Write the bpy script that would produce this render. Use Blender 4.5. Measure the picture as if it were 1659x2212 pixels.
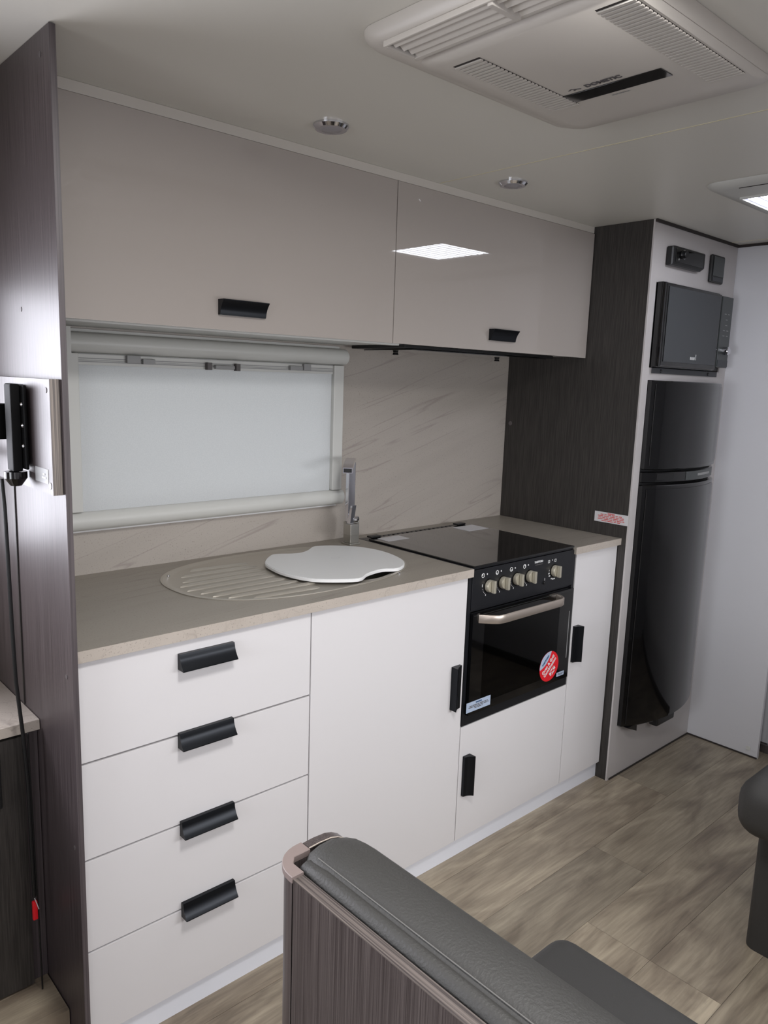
import bpy, bmesh, math, random
from mathutils import Vector, Matrix
for o in list(bpy.data.objects): bpy.data.objects.remove(o)
scene = bpy.context.scene
col = scene.collection
rnd = random.Random(7)
H = 1.957; D = .530; X4 = 1.8903; X5 = 2.5057; YO = .1863; YF = -.0354

# ------------------------------------------------------------------ camera
yaw, pitch, roll, fpx = .7433, -.169, .0334, 1665.6
cyw, syw, cp, sp = math.cos(yaw), math.sin(yaw), math.cos(pitch), math.sin(pitch)
fw = Vector((syw*cp, cyw*cp, sp)); rt = Vector((cyw, -syw, 0)); up = rt.cross(fw)
r2 = rt*math.cos(roll)+up*math.sin(roll); u2 = -rt*math.sin(roll)+up*math.cos(roll)
cd = bpy.data.cameras.new('camera'); cam = bpy.data.objects.new('camera', cd); col.objects.link(cam)
cam.matrix_world = Matrix(((r2.x, u2.x, -fw.x, -.5011), (r2.y, u2.y, -fw.y, -1.3891), (r2.z, u2.z, -fw.z, 1.4139), (0, 0, 0, 1)))
cd.sensor_fit = 'HORIZONTAL'; cd.sensor_width = 36; cd.lens = 36*fpx/1659; cd.clip_start = .02
scene.camera = cam

# ------------------------------------------------------------------ light
vs = scene.view_settings
vs.view_transform = 'Standard'; vs.look = 'None'; vs.gamma = 1; vs.exposure = 0; vs.use_curve_mapping = False
w = bpy.data.worlds.new('sky'); scene.world = w; w.use_nodes = True
w.node_tree.nodes['Background'].inputs[0].default_value = (1, .99, .98, 1)
w.node_tree.nodes['Background'].inputs[1].default_value = 2.1

def area(name, loc, direction, sx, sy, power, color=(1, 1, 1), spread=180):
    l = bpy.data.lights.new(name, 'AREA'); l.shape = 'RECTANGLE'; l.size = sx; l.size_y = sy
    l.energy = power; l.color = color; l.spread = math.radians(spread)
    o = bpy.data.objects.new(name, l); col.objects.link(o); o.location = loc
    o.rotation_euler = Vector(direction).to_track_quat('-Z', 'Y').to_euler()
    return o
# daylight through the roof hatch in view (its lit screen), the entry door,
# the dinette window, the end window and the window beside the side bench
area('added_overhead_fill', (.22, -.98, H-.012), (0, 0, -1), .30, .30, 15, (1, .99, .98))  # unseen fill lamp added under the ceiling; no hatch is known here
area('daylight_entry_door', (-.75, -1.73, 1.05), (.45, 1, -.6), .6, 1.3, 3.5, (.97, .98, 1), 125)
area('daylight_dinette_window', (1.20, -1.73, 1.08), (-.1, 1, -.50), 1.1, .5, 12, (.97, .98, 1), 125)
area('daylight_end_window', (-1.95, -.75, 1.15), (1, .1, -.02), 1.2, .6, 4, (.92, .95, 1), 60)
area('daylight_bench_window', (-.60, .515, 1.16), (0, -1, -.10), .95, .84, 22, (.90, .91, 1), 140)

# ------------------------------------------------------------------ materials
def lin(c):
    return tuple(((v/255)/12.92 if v/255 <= .04045 else ((v/255+.055)/1.055)**2.4) for v in c)+(1,)
def mat(name, c, rough=.5, metal=0, coat=0, spec=.5, bump=None, mix=None, emit=None, coat_rough=.05):
    """c sRGB; mix=(colour2, scale xyz, detail, low, high, distortion) ; bump=(scale, strength, distance)"""
    m = bpy.data.materials.new(name); m.use_nodes = True; nt = m.node_tree; b = nt.nodes['Principled BSDF']
    b.inputs['Base Color'].default_value = lin(c); b.inputs['Roughness'].default_value = rough
    b.inputs['Metallic'].default_value = metal; b.inputs['Coat Weight'].default_value = coat
    b.inputs['Coat Roughness'].default_value = coat_rough; b.inputs['Specular IOR Level'].default_value = spec
    tc = nt.nodes.new('ShaderNodeTexCoord')
    if mix:
        c2, sc, det, lo, hi, dis = mix
        mp = nt.nodes.new('ShaderNodeMapping'); mp.inputs['Scale'].default_value = sc
        nz = nt.nodes.new('ShaderNodeTexNoise'); nz.inputs['Scale'].default_value = 1; nz.inputs['Detail'].default_value = det
        nz.inputs['Distortion'].default_value = dis
        rp = nt.nodes.new('ShaderNodeValToRGB'); rp.color_ramp.elements[0].position = lo; rp.color_ramp.elements[1].position = hi
        rp.color_ramp.elements[0].color = lin(c); rp.color_ramp.elements[1].color = lin(c2)
        nt.links.new(tc.outputs['Object'], mp.inputs['Vector']); nt.links.new(mp.outputs[0], nz.inputs['Vector'])
        nt.links.new(nz.outputs['Fac'], rp.inputs['Fac']); nt.links.new(rp.outputs[0], b.inputs['Base Color'])
    if bump:
        nz2 = nt.nodes.new('ShaderNodeTexNoise'); nz2.inputs['Scale'].default_value = bump[0]; nz2.inputs['Detail'].default_value = 3
        bp = nt.nodes.new('ShaderNodeBump'); bp.inputs['Strength'].default_value = bump[1]; bp.inputs['Distance'].default_value = bump[2]
        nt.links.new(tc.outputs['Object'], nz2.inputs['Vector']); nt.links.new(nz2.outputs['Fac'], bp.inputs['Height'])
        nt.links.new(bp.outputs[0], b.inputs['Normal'])
    if emit:
        b.inputs['Emission Color'].default_value = emit[0]+(1,); b.inputs['Emission Strength'].default_value = emit[1]
    return m
def stone(name, base, speck, vein, rot, veinscale):
    m = mat(name, base, .42, bump=(900, .05, .001)); nt = m.node_tree; b = nt.nodes['Principled BSDF']
    tc = nt.nodes.new('ShaderNodeTexCoord'); mp = nt.nodes.new('ShaderNodeMapping'); mp.vector_type = 'TEXTURE'
    mp.inputs['Rotation'].default_value = rot; mp.inputs['Scale'].default_value = tuple(1/q for q in veinscale)
    nt.links.new(tc.outputs['Object'], mp.inputs['Vector'])
    def nz(scale, det, src, dis=0):
        n = nt.nodes.new('ShaderNodeTexNoise'); n.inputs['Scale'].default_value = scale; n.inputs['Detail'].default_value = det
        n.inputs['Distortion'].default_value = dis
        nt.links.new(src, n.inputs['Vector']); return n.outputs['Fac']
    def ramp(src, stops):
        r = nt.nodes.new('ShaderNodeValToRGB'); e = r.color_ramp.elements
        e[0].position = stops[0][0]; e[0].color = (stops[0][1],)*3+(1,); e[1].position = stops[1][0]; e[1].color = (stops[1][1],)*3+(1,)
        for s in stops[2:]:
            q = e.new(s[0]); q.color = (s[1],)*3+(1,)
        nt.links.new(src, r.inputs['Fac']); return r.outputs[0]
    def mix(fac, a, c):
        x = nt.nodes.new('ShaderNodeMix'); x.data_type = 'RGBA'; nt.links.new(fac, x.inputs['Factor'])
        for s, v in ((6, a), (7, c)):
            if isinstance(v, tuple): x.inputs[s].default_value = v
            else: nt.links.new(v, x.inputs[s])
        return x.outputs[2]
    v = ramp(nz(1, 2.5, mp.outputs[0], .05), [(.488, 0), (.50, .42), (.512, 0)])
    big = ramp(nz(1.3, 3, mp.outputs[0]), [(.42, 0), (.72, .45)])
    vm = nt.nodes.new('ShaderNodeMath'); vm.operation = 'MULTIPLY'; nt.links.new(v, vm.inputs[0])
    nt.links.new(ramp(nz(4, 2, tc.outputs['Object']), [(.42, 0), (.56, 1)]), vm.inputs[1])
    s = ramp(nz(260, 3, tc.outputs['Object']), [(.60, 0), (.72, .55)])
    c1 = mix(big, lin(base), lin(tuple(max(0, q-14) for q in base)))
    c2 = mix(vm.outputs[0], c1, lin(vein)); c3 = mix(s, c2, lin(speck))
    nt.links.new(c3, b.inputs['Base Color']); return m

M = {}
M['ceiling'] = mat('ceiling_panel', (222, 219, 210), .38)
M['white_wall'] = mat('white_wall_board', (208, 207, 211), .35)
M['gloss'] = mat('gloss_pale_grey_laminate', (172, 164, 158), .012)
M['door'] = mat('pale_grey_laminate', (226, 223, 224), .30, coat=.1, bump=(60, .03, .001))
M['housing'] = mat('pale_grey_housing_laminate', (192, 187, 186), .34)
M['edge'] = mat('grey_brown_edge', (120, 112, 108), .6)
M['wood'] = mat('dark_woodgrain_laminate', (60, 53, 53), .33, mix=((96, 88, 86), (800, 800, 4), 5, .40, .68, 0), bump=(600, .05, .001))
M['bracket'] = mat('matt_black_metal', (14, 14, 15), .7, spec=.15)
M['wood_sheen'] = mat('sheened_woodgrain_laminate', (62, 54, 55), .42, mix=((92, 83, 84), (420, 420, 4), 5, .36, .70, 0), bump=(600, .04, .001))
M['cap_edge'] = mat('striped_top_edge', (62, 55, 54), .5, mix=((112, 103, 98), (420, 3, 420), 4, .40, .64, 0))
M['wood_dark'] = mat('charcoal_woodgrain_laminate', (40, 37, 35), .5, mix=((60, 56, 53), (330, 330, 9), 4, .38, .66, 0), bump=(600, .06, .001))
M['wood_edge'] = mat('dark_edge_band', (74, 67, 69), .45, mix=((90, 82, 84), (500, 500, 4), 3, .4, .6, 0))
M['ply_edge'] = mat('layered_board_edge', (92, 86, 84), .6, mix=((150, 140, 132), (900, 900, 2), 2, .42, .58, 0))
M['splash'] = stone('stone_look_splashback', (176, 168, 160), (120, 108, 102), (128, 114, 112), (0, math.radians(-16), 0), (.7, 9, 13))
M['top'] = stone('stone_look_worktop', (150, 143, 133), (98, 90, 84), (112, 102, 94), (0, 0, math.radians(6)), (.9, 15, 9))
M['top_edge'] = stone('stone_look_worktop_edge', (188, 178, 168), (112, 98, 90), (150, 138, 130), (0, 0, 0), (9, 9, 9))
M['black'] = mat('black_plastic', (22, 22, 23), .38)
M['black_gloss'] = mat('black_gloss', (9, 9, 10), .07, coat=.2)
M['black_glass'] = mat('black_glass', (9, 9, 10), .05, coat=.8)
M['black_enamel'] = mat('black_enamel', (26, 27, 31), .32)
M['handle'] = mat('anodised_black_pull', (34, 36, 40), .34, metal=.75)
M['handle_dark'] = mat('dark_pull_cap', (38, 32, 33), .55)
M['white_plastic'] = mat('white_plastic', (206, 206, 202), .40)
M['grey_plastic'] = mat('grey_plastic', (150, 150, 150), .45)
M['ac'] = mat('cream_plastic', (204, 198, 190), .42)
M['dark_gap'] = mat('dark_gap', (48, 42, 40), .8)
M['steel'] = mat('brushed_steel', (178, 176, 170), .34, metal=.9, bump=(400, .03, .001))
M['drainer'] = mat('linen_steel', (186, 180, 170), .38, metal=.55)
M['chrome'] = mat('chrome', (215, 215, 220), .06, metal=1)
M['lid'] = mat('white_sink_cover', (226, 226, 226), .42, bump=(300, .04, .001))
M['lid_edge'] = mat('white_sink_cover_edge', (236, 236, 236), .4)
M['knob'] = mat('champagne_knob', (190, 184, 168), .38, metal=.5)
M['oven_handle'] = mat('champagne_metal', (196, 184, 174), .36, metal=.75)
M['print_white'] = mat('white_print', (225, 225, 225), .6)
M['print_grey'] = mat('grey_print', (96, 92, 92), .6)
M['red'] = mat('red_sticker', (222, 28, 40), .4)
M['red_print'] = mat('red_print', (205, 95, 95), .6)
M['paper'] = mat('white_label', (206, 204, 206), .6)
M['paper_blue'] = mat('pale_blue_label', (176, 190, 212), .6)
M['blue_print'] = mat('blue_print', (60, 90, 130), .6)
M['kick'] = mat('aluminium_kickboard', (240, 242, 250), .35, metal=0)
M['leather'] = mat('grey_leather', (58, 57, 55), .58, bump=(260, .5, .002))
M['leather_dark'] = mat('charcoal_leather', (56, 55, 54), .58, bump=(420, .35, .001))
M['stitch'] = mat('stitch_thread', (104, 102, 99), .7)
M['trim_brown'] = mat('taupe_corner_moulding', (132, 118, 114), .5)
M['trim_edge'] = mat('pale_moulding_edge', (196, 184, 172), .5)
M['mw_window'] = mat('smoked_window', (62, 64, 67), .45)
M['grey_panel'] = mat('grey_control_panel', (62, 66, 66), .35)
M['vent_grey'] = mat('vent_grey', (62, 64, 68), .5)
M['cavity'] = mat('oven_cavity', (170, 186, 190), .35)
M['screw'] = mat('screw_cap', (96, 90, 90), .5)
M['lens'] = mat('downlight_lens', (150, 146, 150), .3)
M['cord'] = mat('black_cord', (16, 16, 17), .5)
M['lit'] = mat('daylit_screen', (230, 235, 245), .5, emit=((.90, .93, 1.0), 20))
M['lit_dim'] = mat('daylit_screen_fold', (170, 170, 190), .5, emit=((.70, .72, .85), .5))
M['seam'] = mat('yellowed_seam', (214, 206, 176), .5)

def fabric():
    m = bpy.data.materials.new('white_blind_fabric'); m.use_nodes = True; nt = m.node_tree; nt.nodes.clear()
    out = nt.nodes.new('ShaderNodeOutputMaterial'); mx = nt.nodes.new('ShaderNodeMixShader'); mx.inputs[0].default_value = .45
    d = nt.nodes.new('ShaderNodeBsdfDiffuse'); t = nt.nodes.new('ShaderNodeBsdfTranslucent')
    tc = nt.nodes.new('ShaderNodeTexCoord'); nz = nt.nodes.new('ShaderNodeTexNoise'); nz.inputs['Scale'].default_value = 350
    rp = nt.nodes.new('ShaderNodeValToRGB'); rp.color_ramp.elements[0].color = lin((222, 224, 226)); rp.color_ramp.elements[1].color = lin((238, 239, 240))
    nt.links.new(tc.outputs['Object'], nz.inputs['Vector']); nt.links.new(nz.outputs['Fac'], rp.inputs['Fac'])
    nt.links.new(rp.outputs[0], d.inputs['Color']); nt.links.new(rp.outputs[0], t.inputs['Color'])
    nt.links.new(d.outputs[0], mx.inputs[1]); nt.links.new(t.outputs[0], mx.inputs[2]); nt.links.new(mx.outputs[0], out.inputs[0])
    return m
M['fabric'] = fabric()
def glass(name, tint, alpha, rough=.03):
    m = bpy.data.materials.new(name); m.use_nodes = True; nt = m.node_tree; nt.nodes.clear()
    out = nt.nodes.new('ShaderNodeOutputMaterial'); mx = nt.nodes.new('ShaderNodeMixShader'); fr = nt.nodes.new('ShaderNodeFresnel'); fr.inputs[0].default_value = 1.5
    t = nt.nodes.new('ShaderNodeBsdfTransparent'); t.inputs[0].default_value = tint+(1,)
    g = nt.nodes.new('ShaderNodeBsdfGlossy'); g.inputs['Roughness'].default_value = rough
    nt.links.new(fr.outputs[0], mx.inputs[0]); nt.links.new(t.outputs[0], mx.inputs[1]); nt.links.new(g.outputs[0], mx.inputs[2])
    nt.links.new(mx.outputs[0], out.inputs[0]); return m
M['glass'] = glass('window_glass', (.95, .97, .97), 1)
M['oven_glass'] = glass('smoked_oven_glass', (.80, .84, .86), 1)
def plank_mat():
    m = bpy.data.materials.new('grey_oak_vinyl'); m.use_nodes = True; nt = m.node_tree; b = nt.nodes['Principled BSDF']
    b.inputs['Roughness'].default_value = .42
    L = nt.links; tc = nt.nodes.new('ShaderNodeTexCoord'); oi = nt.nodes.new('ShaderNodeObjectInfo')
    ad = nt.nodes.new('ShaderNodeVectorMath'); ad.operation = 'ADD'
    ml = nt.nodes.new('ShaderNodeMath'); ml.operation = 'MULTIPLY'; ml.inputs[1].default_value = 37
    L.new(oi.outputs['Random'], ml.inputs[0]); L.new(tc.outputs['Object'], ad.inputs[0]); L.new(ml.outputs[0], ad.inputs[1])
    def noise(sc, det, dis):
        mp = nt.nodes.new('ShaderNodeMapping'); mp.inputs['Scale'].default_value = sc; L.new(ad.outputs[0], mp.inputs[0])
        n = nt.nodes.new('ShaderNodeTexNoise'); n.inputs['Scale'].default_value = 1; n.inputs['Detail'].default_value = det; n.inputs['Distortion'].default_value = dis
        L.new(mp.outputs[0], n.inputs[0]); return n.outputs['Fac']
    r1 = nt.nodes.new('ShaderNodeValToRGB'); e = r1.color_ramp.elements
    e[0].position = .30; e[0].color = lin((122, 110, 96)); e[1].position = .72; e[1].color = lin((178, 166, 146))
    L.new(noise((3.0, 11, 1), 5, 1.2), r1.inputs[0])
    r2_ = nt.nodes.new('ShaderNodeValToRGB'); e = r2_.color_ramp.elements
    e[0].position = .35; e[0].color = (.80, .80, .80, 1); e[1].position = .65; e[1].color = (1.05, 1.05, 1.05, 1)
    L.new(noise((9, 130, 1), 4, .5), r2_.inputs[0])
    mx = nt.nodes.new('ShaderNodeMix'); mx.data_type = 'RGBA'; mx.blend_type = 'MULTIPLY'; mx.inputs[0].default_value = 1
    L.new(r1.outputs[0], mx.inputs[6]); L.new(r2_.outputs[0], mx.inputs[7])
    r3 = nt.nodes.new('ShaderNodeValToRGB'); e = r3.color_ramp.elements
    e[0].color = (.80, .80, .80, 1); e[1].color = (1.08, 1.06, 1.04, 1); L.new(oi.outputs['Random'], r3.inputs[0])
    m2 = nt.nodes.new('ShaderNodeMix'); m2.data_type = 'RGBA'; m2.blend_type = 'MULTIPLY'; m2.inputs[0].default_value = 1
    L.new(mx.outputs[2], m2.inputs[6]); L.new(r3.outputs[0], m2.inputs[7]); L.new(m2.outputs[2], b.inputs['Base Color'])
    return m
M['plank'] = plank_mat()

# ------------------------------------------------------------------ helpers
WP = {}
def BM(): return bmesh.new()
def box(bm, x0, x1, y0, y1, z0, z1, bev=0, seg=2, edges=None):
    r = bmesh.ops.create_cube(bm, size=1)
    for v in r['verts']:
        v.co = Vector(((x0+x1)/2+v.co.x*(x1-x0), (y0+y1)/2+v.co.y*(y1-y0), (z0+z1)/2+v.co.z*(z1-z0)))
    if bev:
        es = list({e for v in r['verts'] for e in v.link_edges})
        if edges: es = [e for e in es if edges(e)]
        bmesh.ops.bevel(bm, geom=es, offset=bev, segments=seg, affect='EDGES', profile=.5)
    return bm
AX = {'x': lambda a, u, v: (a, u, v), 'y': lambda a, u, v: (u, a, v), 'z': lambda a, u, v: (u, v, a)}
def prism(bm, pts, axis, a, b, bev=0, seg=1):
    f = AX[axis]; lo = [bm.verts.new(f(a, *p)) for p in pts]; hi = [bm.verts.new(f(b, *p)) for p in pts]
    n = len(pts); F = [bm.faces.new(lo), bm.faces.new(hi[::-1])]
    for i in range(n): F.append(bm.faces.new((lo[i], hi[i], hi[(i+1) % n], lo[(i+1) % n])))
    bmesh.ops.recalc_face_normals(bm, faces=F)
    if bev:
        es = list({e for q in F[:2] for e in q.edges})
        bmesh.ops.bevel(bm, geom=es, offset=bev, segments=seg, affect='EDGES', profile=.5)
    return bm
def loft(bm, rings, cap=True):
    R = [[bm.verts.new(p) for p in r] for r in rings]; n = len(rings[0]); F = []
    for a, b in zip(R, R[1:]):
        for i in range(n): F.append(bm.faces.new((a[i], a[(i+1) % n], b[(i+1) % n], b[i])))
    if cap: F += [bm.faces.new(R[0][::-1]), bm.faces.new(R[-1])]
    bmesh.ops.recalc_face_normals(bm, faces=F); return bm
def tube(bm, path, r, n=10):
    P = [Vector(p) for p in path]; rings = []; prev = None
    for i, p in enumerate(P):
        t = (P[min(i+1, len(P)-1)]-P[max(i-1, 0)]).normalized()
        a = prev if prev else (Vector((0, 0, 1)) if abs(t.z) < .9 else Vector((1, 0, 0)))
        a = (a-t*a.dot(t)).normalized(); b = t.cross(a); prev = a
        rr = r[i] if isinstance(r, (list, tuple)) else r
        rings.append([p+(a*math.cos(2*math.pi*k/n)+b*math.sin(2*math.pi*k/n))*rr for k in range(n)])
    return loft(bm, rings)
def lathe(bm, prof, c, axis='z', n=32):
    rings = []
    for r, h in prof:
        ring = []
        for k in range(n):
            a = 2*math.pi*k/n; u, v = max(r, 1e-5)*math.cos(a), max(r, 1e-5)*math.sin(a)
            q = {'z': (u, v, h), 'y': (u, h, v), 'x': (h, u, v)}[axis]
            ring.append((c[0]+q[0], c[1]+q[1], c[2]+q[2]))
        rings.append(ring)
    return loft(bm, rings)
def rrect(x0, x1, y0, y1, r, n=6):
    out = []
    for cx, cy, a0 in ((x1-r, y1-r, 0), (x0+r, y1-r, 90), (x0+r, y0+r, 180), (x1-r, y0+r, 270)):
        for k in range(n+1):
            a = math.radians(a0+90*k/n); out.append((cx+r*math.cos(a), cy+r*math.sin(a)))
    return out
def spline(pts, k=5):
    n = len(pts); out = []
    for i in range(n):
        p0, p1, p2, p3 = (Vector(pts[(i+j) % n]) for j in (-1, 0, 1, 2))
        for s in range(k):
            t = s/k
            out.append(tuple(.5*((2*p1)+(-p0+p2)*t+(2*p0-5*p1+4*p2-p3)*t*t+(-p0+3*p1-3*p2+p3)*t**3)))
    return out
def make(name, bm, m, parent=None, smooth=35, kind=None, label=None):
    me = bpy.data.meshes.new(name); bm.to_mesh(me); bm.free()
    xs = [v.co for v in me.vertices]
    c = Vector([(min(p[i] for p in xs)+max(p[i] for p in xs))/2 for i in range(3)])
    me.transform(Matrix.Translation(-c))
    if smooth:
        for p in me.polygons: p.use_smooth = True
        me.set_sharp_from_angle(angle=math.radians(smooth))
    me.materials.append(M[m]); o = bpy.data.objects.new(name, me); col.objects.link(o)
    if smooth and smooth <= 35:
        wn_ = o.modifiers.new('weighted', 'WEIGHTED_NORMAL'); wn_.keep_sharp = True; wn_.weight = 100
    if parent: o.parent = parent; o.location = c-WP[parent.name]
    else: o.location = c
    WP[o.name] = c
    if kind: o['kind'] = kind
    if label: o['label'] = label
    return o
def empty(name, loc, label, cat, group=None):
    o = bpy.data.objects.new(name, None); o.empty_display_size = .05; col.objects.link(o); o.location = loc
    WP[o.name] = Vector(loc); o['label'] = label; o['category'] = cat
    if group: o['group'] = group
    return o
def tag(o, label, cat, group=None):
    o['label'] = label; o['category'] = cat
    if group: o['group'] = group
    return o
def pbox(name, m, parent, *d, bev=0, seg=2, label=None, kind=None):
    return make(name, box(BM(), *d, bev=bev, seg=seg), m, parent, label=label, kind=kind)
def text_bm(s, size, extr=.0004, bold=0):
    cu = bpy.data.curves.new('t', 'FONT'); cu.body = s; cu.size = size; cu.extrude = extr; cu.offset = bold
    cu.align_x = 'CENTER'; cu.align_y = 'CENTER'; cu.resolution_u = 3
    o = bpy.data.objects.new('t', cu); col.objects.link(o); dg = bpy.context.evaluated_depsgraph_get(); dg.update()
    me = bpy.data.meshes.new_from_object(o.evaluated_get(dg)); bm = bmesh.new(); bm.from_mesh(me)
    bpy.data.objects.remove(o); bpy.data.curves.remove(cu); bpy.data.meshes.remove(me); return bm
def lettering(s, size, c, xd, yd, m, parent, bold=0, name='lettering'):
    bm = text_bm(s, size, bold=bold); X = Vector(xd).normalized(); Y = Vector(yd).normalized(); Z = X.cross(Y)
    R = Matrix((X, Y, Z)).transposed().to_4x4(); bm.transform(Matrix.Translation(c) @ R)
    return make(name, bm, m, parent, smooth=0)
def scribble(c, xd, yd, wid, rows, m, parent, rh, seed=1, name='small_print'):
    """rows of tiny word-like bars for print too small to read"""
    rr = random.Random(seed); X = Vector(xd).normalized(); Y = Vector(yd).normalized(); Z = X.cross(Y); bm = BM()
    for i, fr in enumerate(rows):
        t = -wid*fr/2; y = -(i-(len(rows)-1)/2)*rh
        while t < wid*fr/2:
            l = min(rr.uniform(.08, .22)*wid, wid*fr/2-t)
            vs_ = [bm.verts.new(Vector(c)+X*a+Y*b+Z*.0006) for a, b in ((t, y-rh*.28), (t+l, y-rh*.28), (t+l, y+rh*.28), (t, y+rh*.28))]
            bm.faces.new(vs_); t += l+wid*.03
    return make(name, bm, m, parent, smooth=0)

# ------------------------------------------------------------------ structure
XL, XR, YN = -2.0, 2.75, -1.75
fl = make('floor', box(BM(), XL, XR, YN, .60, -.06, -.0042), 'dark_gap', kind='structure')
row = 0; y1 = .131
while y1 > YN:
    y0 = y1-.182; off = {1: 1.965, 2: 1.50}.get(row, 1.965-.37*((row*5) % 4)+.11*row); x = off-1.22*5
    while x < XR:
        a, b = max(x, XL), min(x+1.22, XR); c, d = max(y0, YN), min(y1, .45)
        if b-a > .02 and d-c > .01:
            make('plank', box(BM(), a+.0004, b-.0004, c+.0004, d-.0004, -.004, 0), 'plank', fl, smooth=0)
        x += 1.22
    y1 = y0; row += 1
ce = make('ceiling', box(BM(), XL, XR, YN, .60, H, H+.05), 'ceiling', kind='structure')
make('seam_strip', box(BM(), 1.118, 1.1205, YN, .2, H-.0008, H), 'seam', ce)
make('seam_strip', box(BM(), 2.434, 2.4365, YN, -.04, H-.0008, H), 'seam', ce)
# back wall with the window opening behind the blind
bw = BM()
WX0, WX1, WZ0, WZ1 = .21, 1.02, 1.05, 1.45
for a in ((XL, WX0, D, .56, 0, H), (WX1, XR, D, .56, 0, H), (WX0, WX1, D, .56, 0, WZ0), (WX0, WX1, D, .56, WZ1, H)): box(bw, *a)
make('wall_back', bw, 'splash', kind='structure')
make('wall_right', box(BM(), X5, X5+.016, -.3205, .53, 0, H), 'white_wall', kind='structure')
make('wall_front', box(BM(), XL, XR, YN-.03, YN, 0, H), 'white_wall', kind='structure')
make('wall_left', box(BM(), XL-.03, XL, YN, .56, 0, H), 'white_wall', kind='structure')
make('wall_end', box(BM(), XR, XR+.03, YN, .56, 0, H), 'white_wall', kind='structure')
dr = make('door_1', box(BM(), 2.60, 2.625, YN+.01, .0, .035, H-.01, bev=.003), 'white_wall', kind='structure')
make('door_sill', box(BM(), 2.585, 2.63, YN+.01, .0, 0, .033), 'wood', dr)
make('frame_strip', box(BM(), 2.588, 2.600, -.345, -.325, .035, H-.01), 'grey_plastic', dr)
make('trim_1', box(BM(), 0, X4, YO+.004, YO+.02, 1.935, H, bev=.0015), 'ac', kind='structure')
make('trim_2', box(BM(), X4, X5+.016, YF-.007, YF, H-.009, H), 'dark_gap', kind='structure')
make('trim_3', box(BM(), X5-.007, X5, YN, YF-.007, H-.009, H), 'dark_gap', kind='structure')
make('baseboard_back', box(BM(), .001, X4, .0135, .025, 0, .072), 'kick', kind='structure')
make('trim_4', box(BM(), X4+.012, X5, YF-.003, YF, 0, .006), 'dark_gap', kind='structure')
make('trim_5', box(BM(), X5-.003, X5, -.3205, YF, 0, .006), 'dark_gap', kind='structure')
st = make('floor_step', box(BM(), XL, -.012, .05, .53, 0, .115), 'plank', kind='structure')
b = lathe(BM(), [(.009, 0), (.009, .003), (.004, .004), (0, .004)], (X5-.004, -.285, .035), 'x', 14)
tag(make('screw_cap', b, 'white_plastic'), 'small round white cap low on the white end wall near the floor', 'screw cap')

# window and blind
wn = make('window_1', (lambda q: [box(q, *a) for a in ((WX0-.01, WX0+.02, .556, .585, WZ0-.01, WZ1+.01), (WX1-.02, WX1+.01, .556, .585, WZ0-.01, WZ1+.01),
    (WX0+.02, WX1-.02, .556, .585, WZ0-.01, WZ0+.02), (WX0+.02, WX1-.02, .556, .585, WZ1-.02, WZ1+.01))] and q)(BM()), 'white_plastic', kind='structure')
make('pane', box(BM(), WX0+.02, WX1-.02, .566, .571, WZ0+.02, WZ1-.02), 'glass', wn)
bl = empty('window_blind', (.6, D, 1.03), 'white cassette roller blind pulled down over the window above the sink', 'blind')
def cassette(z0, z1, y0, bulge):
    n = 10; pts = [(D, z0)]
    for k in range(n+1):
        a = math.pi*k/n; pts.append((y0-bulge*math.sin(a), (z0+z1)/2-(z1-z0)/2*math.cos(a)))
    pts.append((D, z1)); return pts
pf = cassette(1.4555, 1.505, .512, .028)
b = BM(); n = 8; rings = []
xs = [.165+.010*(1-math.cos(math.pi/2*k/3)) for k in range(3)]
prism(b, pf, 'x', .165, 1.058, bev=.004); make('top_cassette', b, 'white_plastic', bl)
pbox('wall_lip', 'white_plastic', bl, .165, 1.045, .523, D-.0005, 1.505, 1.513)
b = BM(); prism(b, cassette(1.018, 1.066, .512, .020), 'x', .165, 1.058, bev=.004); make('bottom_cassette', b, 'white_plastic', bl)
pbox('wall_lip', 'lid_edge', bl, .165, 1.040, .519, D-.0005, 1.0125, 1.0178)
pbox('side_rail', 'white_plastic', bl, 1.0065, 1.046, .497, D, 1.0665, 1.455, bev=.004)
pbox('side_rail', 'white_plastic', bl, .185, .2235, .497, D, 1.0665, 1.455, bev=.004)
pbox('fabric', 'fabric', bl, .2238, 1.0062, .5105, .5115, 1.066, 1.4275)
rail = pbox('pull_rail', 'white_plastic', bl, .2238, 1.0062, .505, .513, 1.4275, 1.4548)
for z, h in ((1.4535, .0016), (1.4432, .0022), (1.4388, .0012), (1.4352, .0022)):
    pbox('groove', 'grey_plastic', rail, .2245, 1.0055, .5035, .505, z-h/2, z+h/2)
for a, c, z0, z1 in ((.343, .379, 1.435, 1.4545), (.385, .418, 1.434, 1.4475), (.840, .885, 1.434, 1.4475), (.889, .915, 1.435, 1.4545)):
    pbox('clip', 'grey_plastic', rail, a, c, .494, .505, z0, z1, bev=.0015)
for a, c in ((.566, .580), (.655, .668)):
    pbox('catch', 'print_grey', rail, a, c, .490, .505, 1.426, 1.4455, bev=.001)
pbox('finger_pull', 'grey_plastic', rail, .592, .652, .492, .505, 1.429, 1.440, bev=.003)
tag(make('bracket_strip', box(BM(), .1745, .1855, .442, .4575, 1.437, 1.5125), 'white_plastic'), 'narrow white vertical strip hanging under the wall cupboard beside the left end of the blind', 'bracket')

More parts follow.
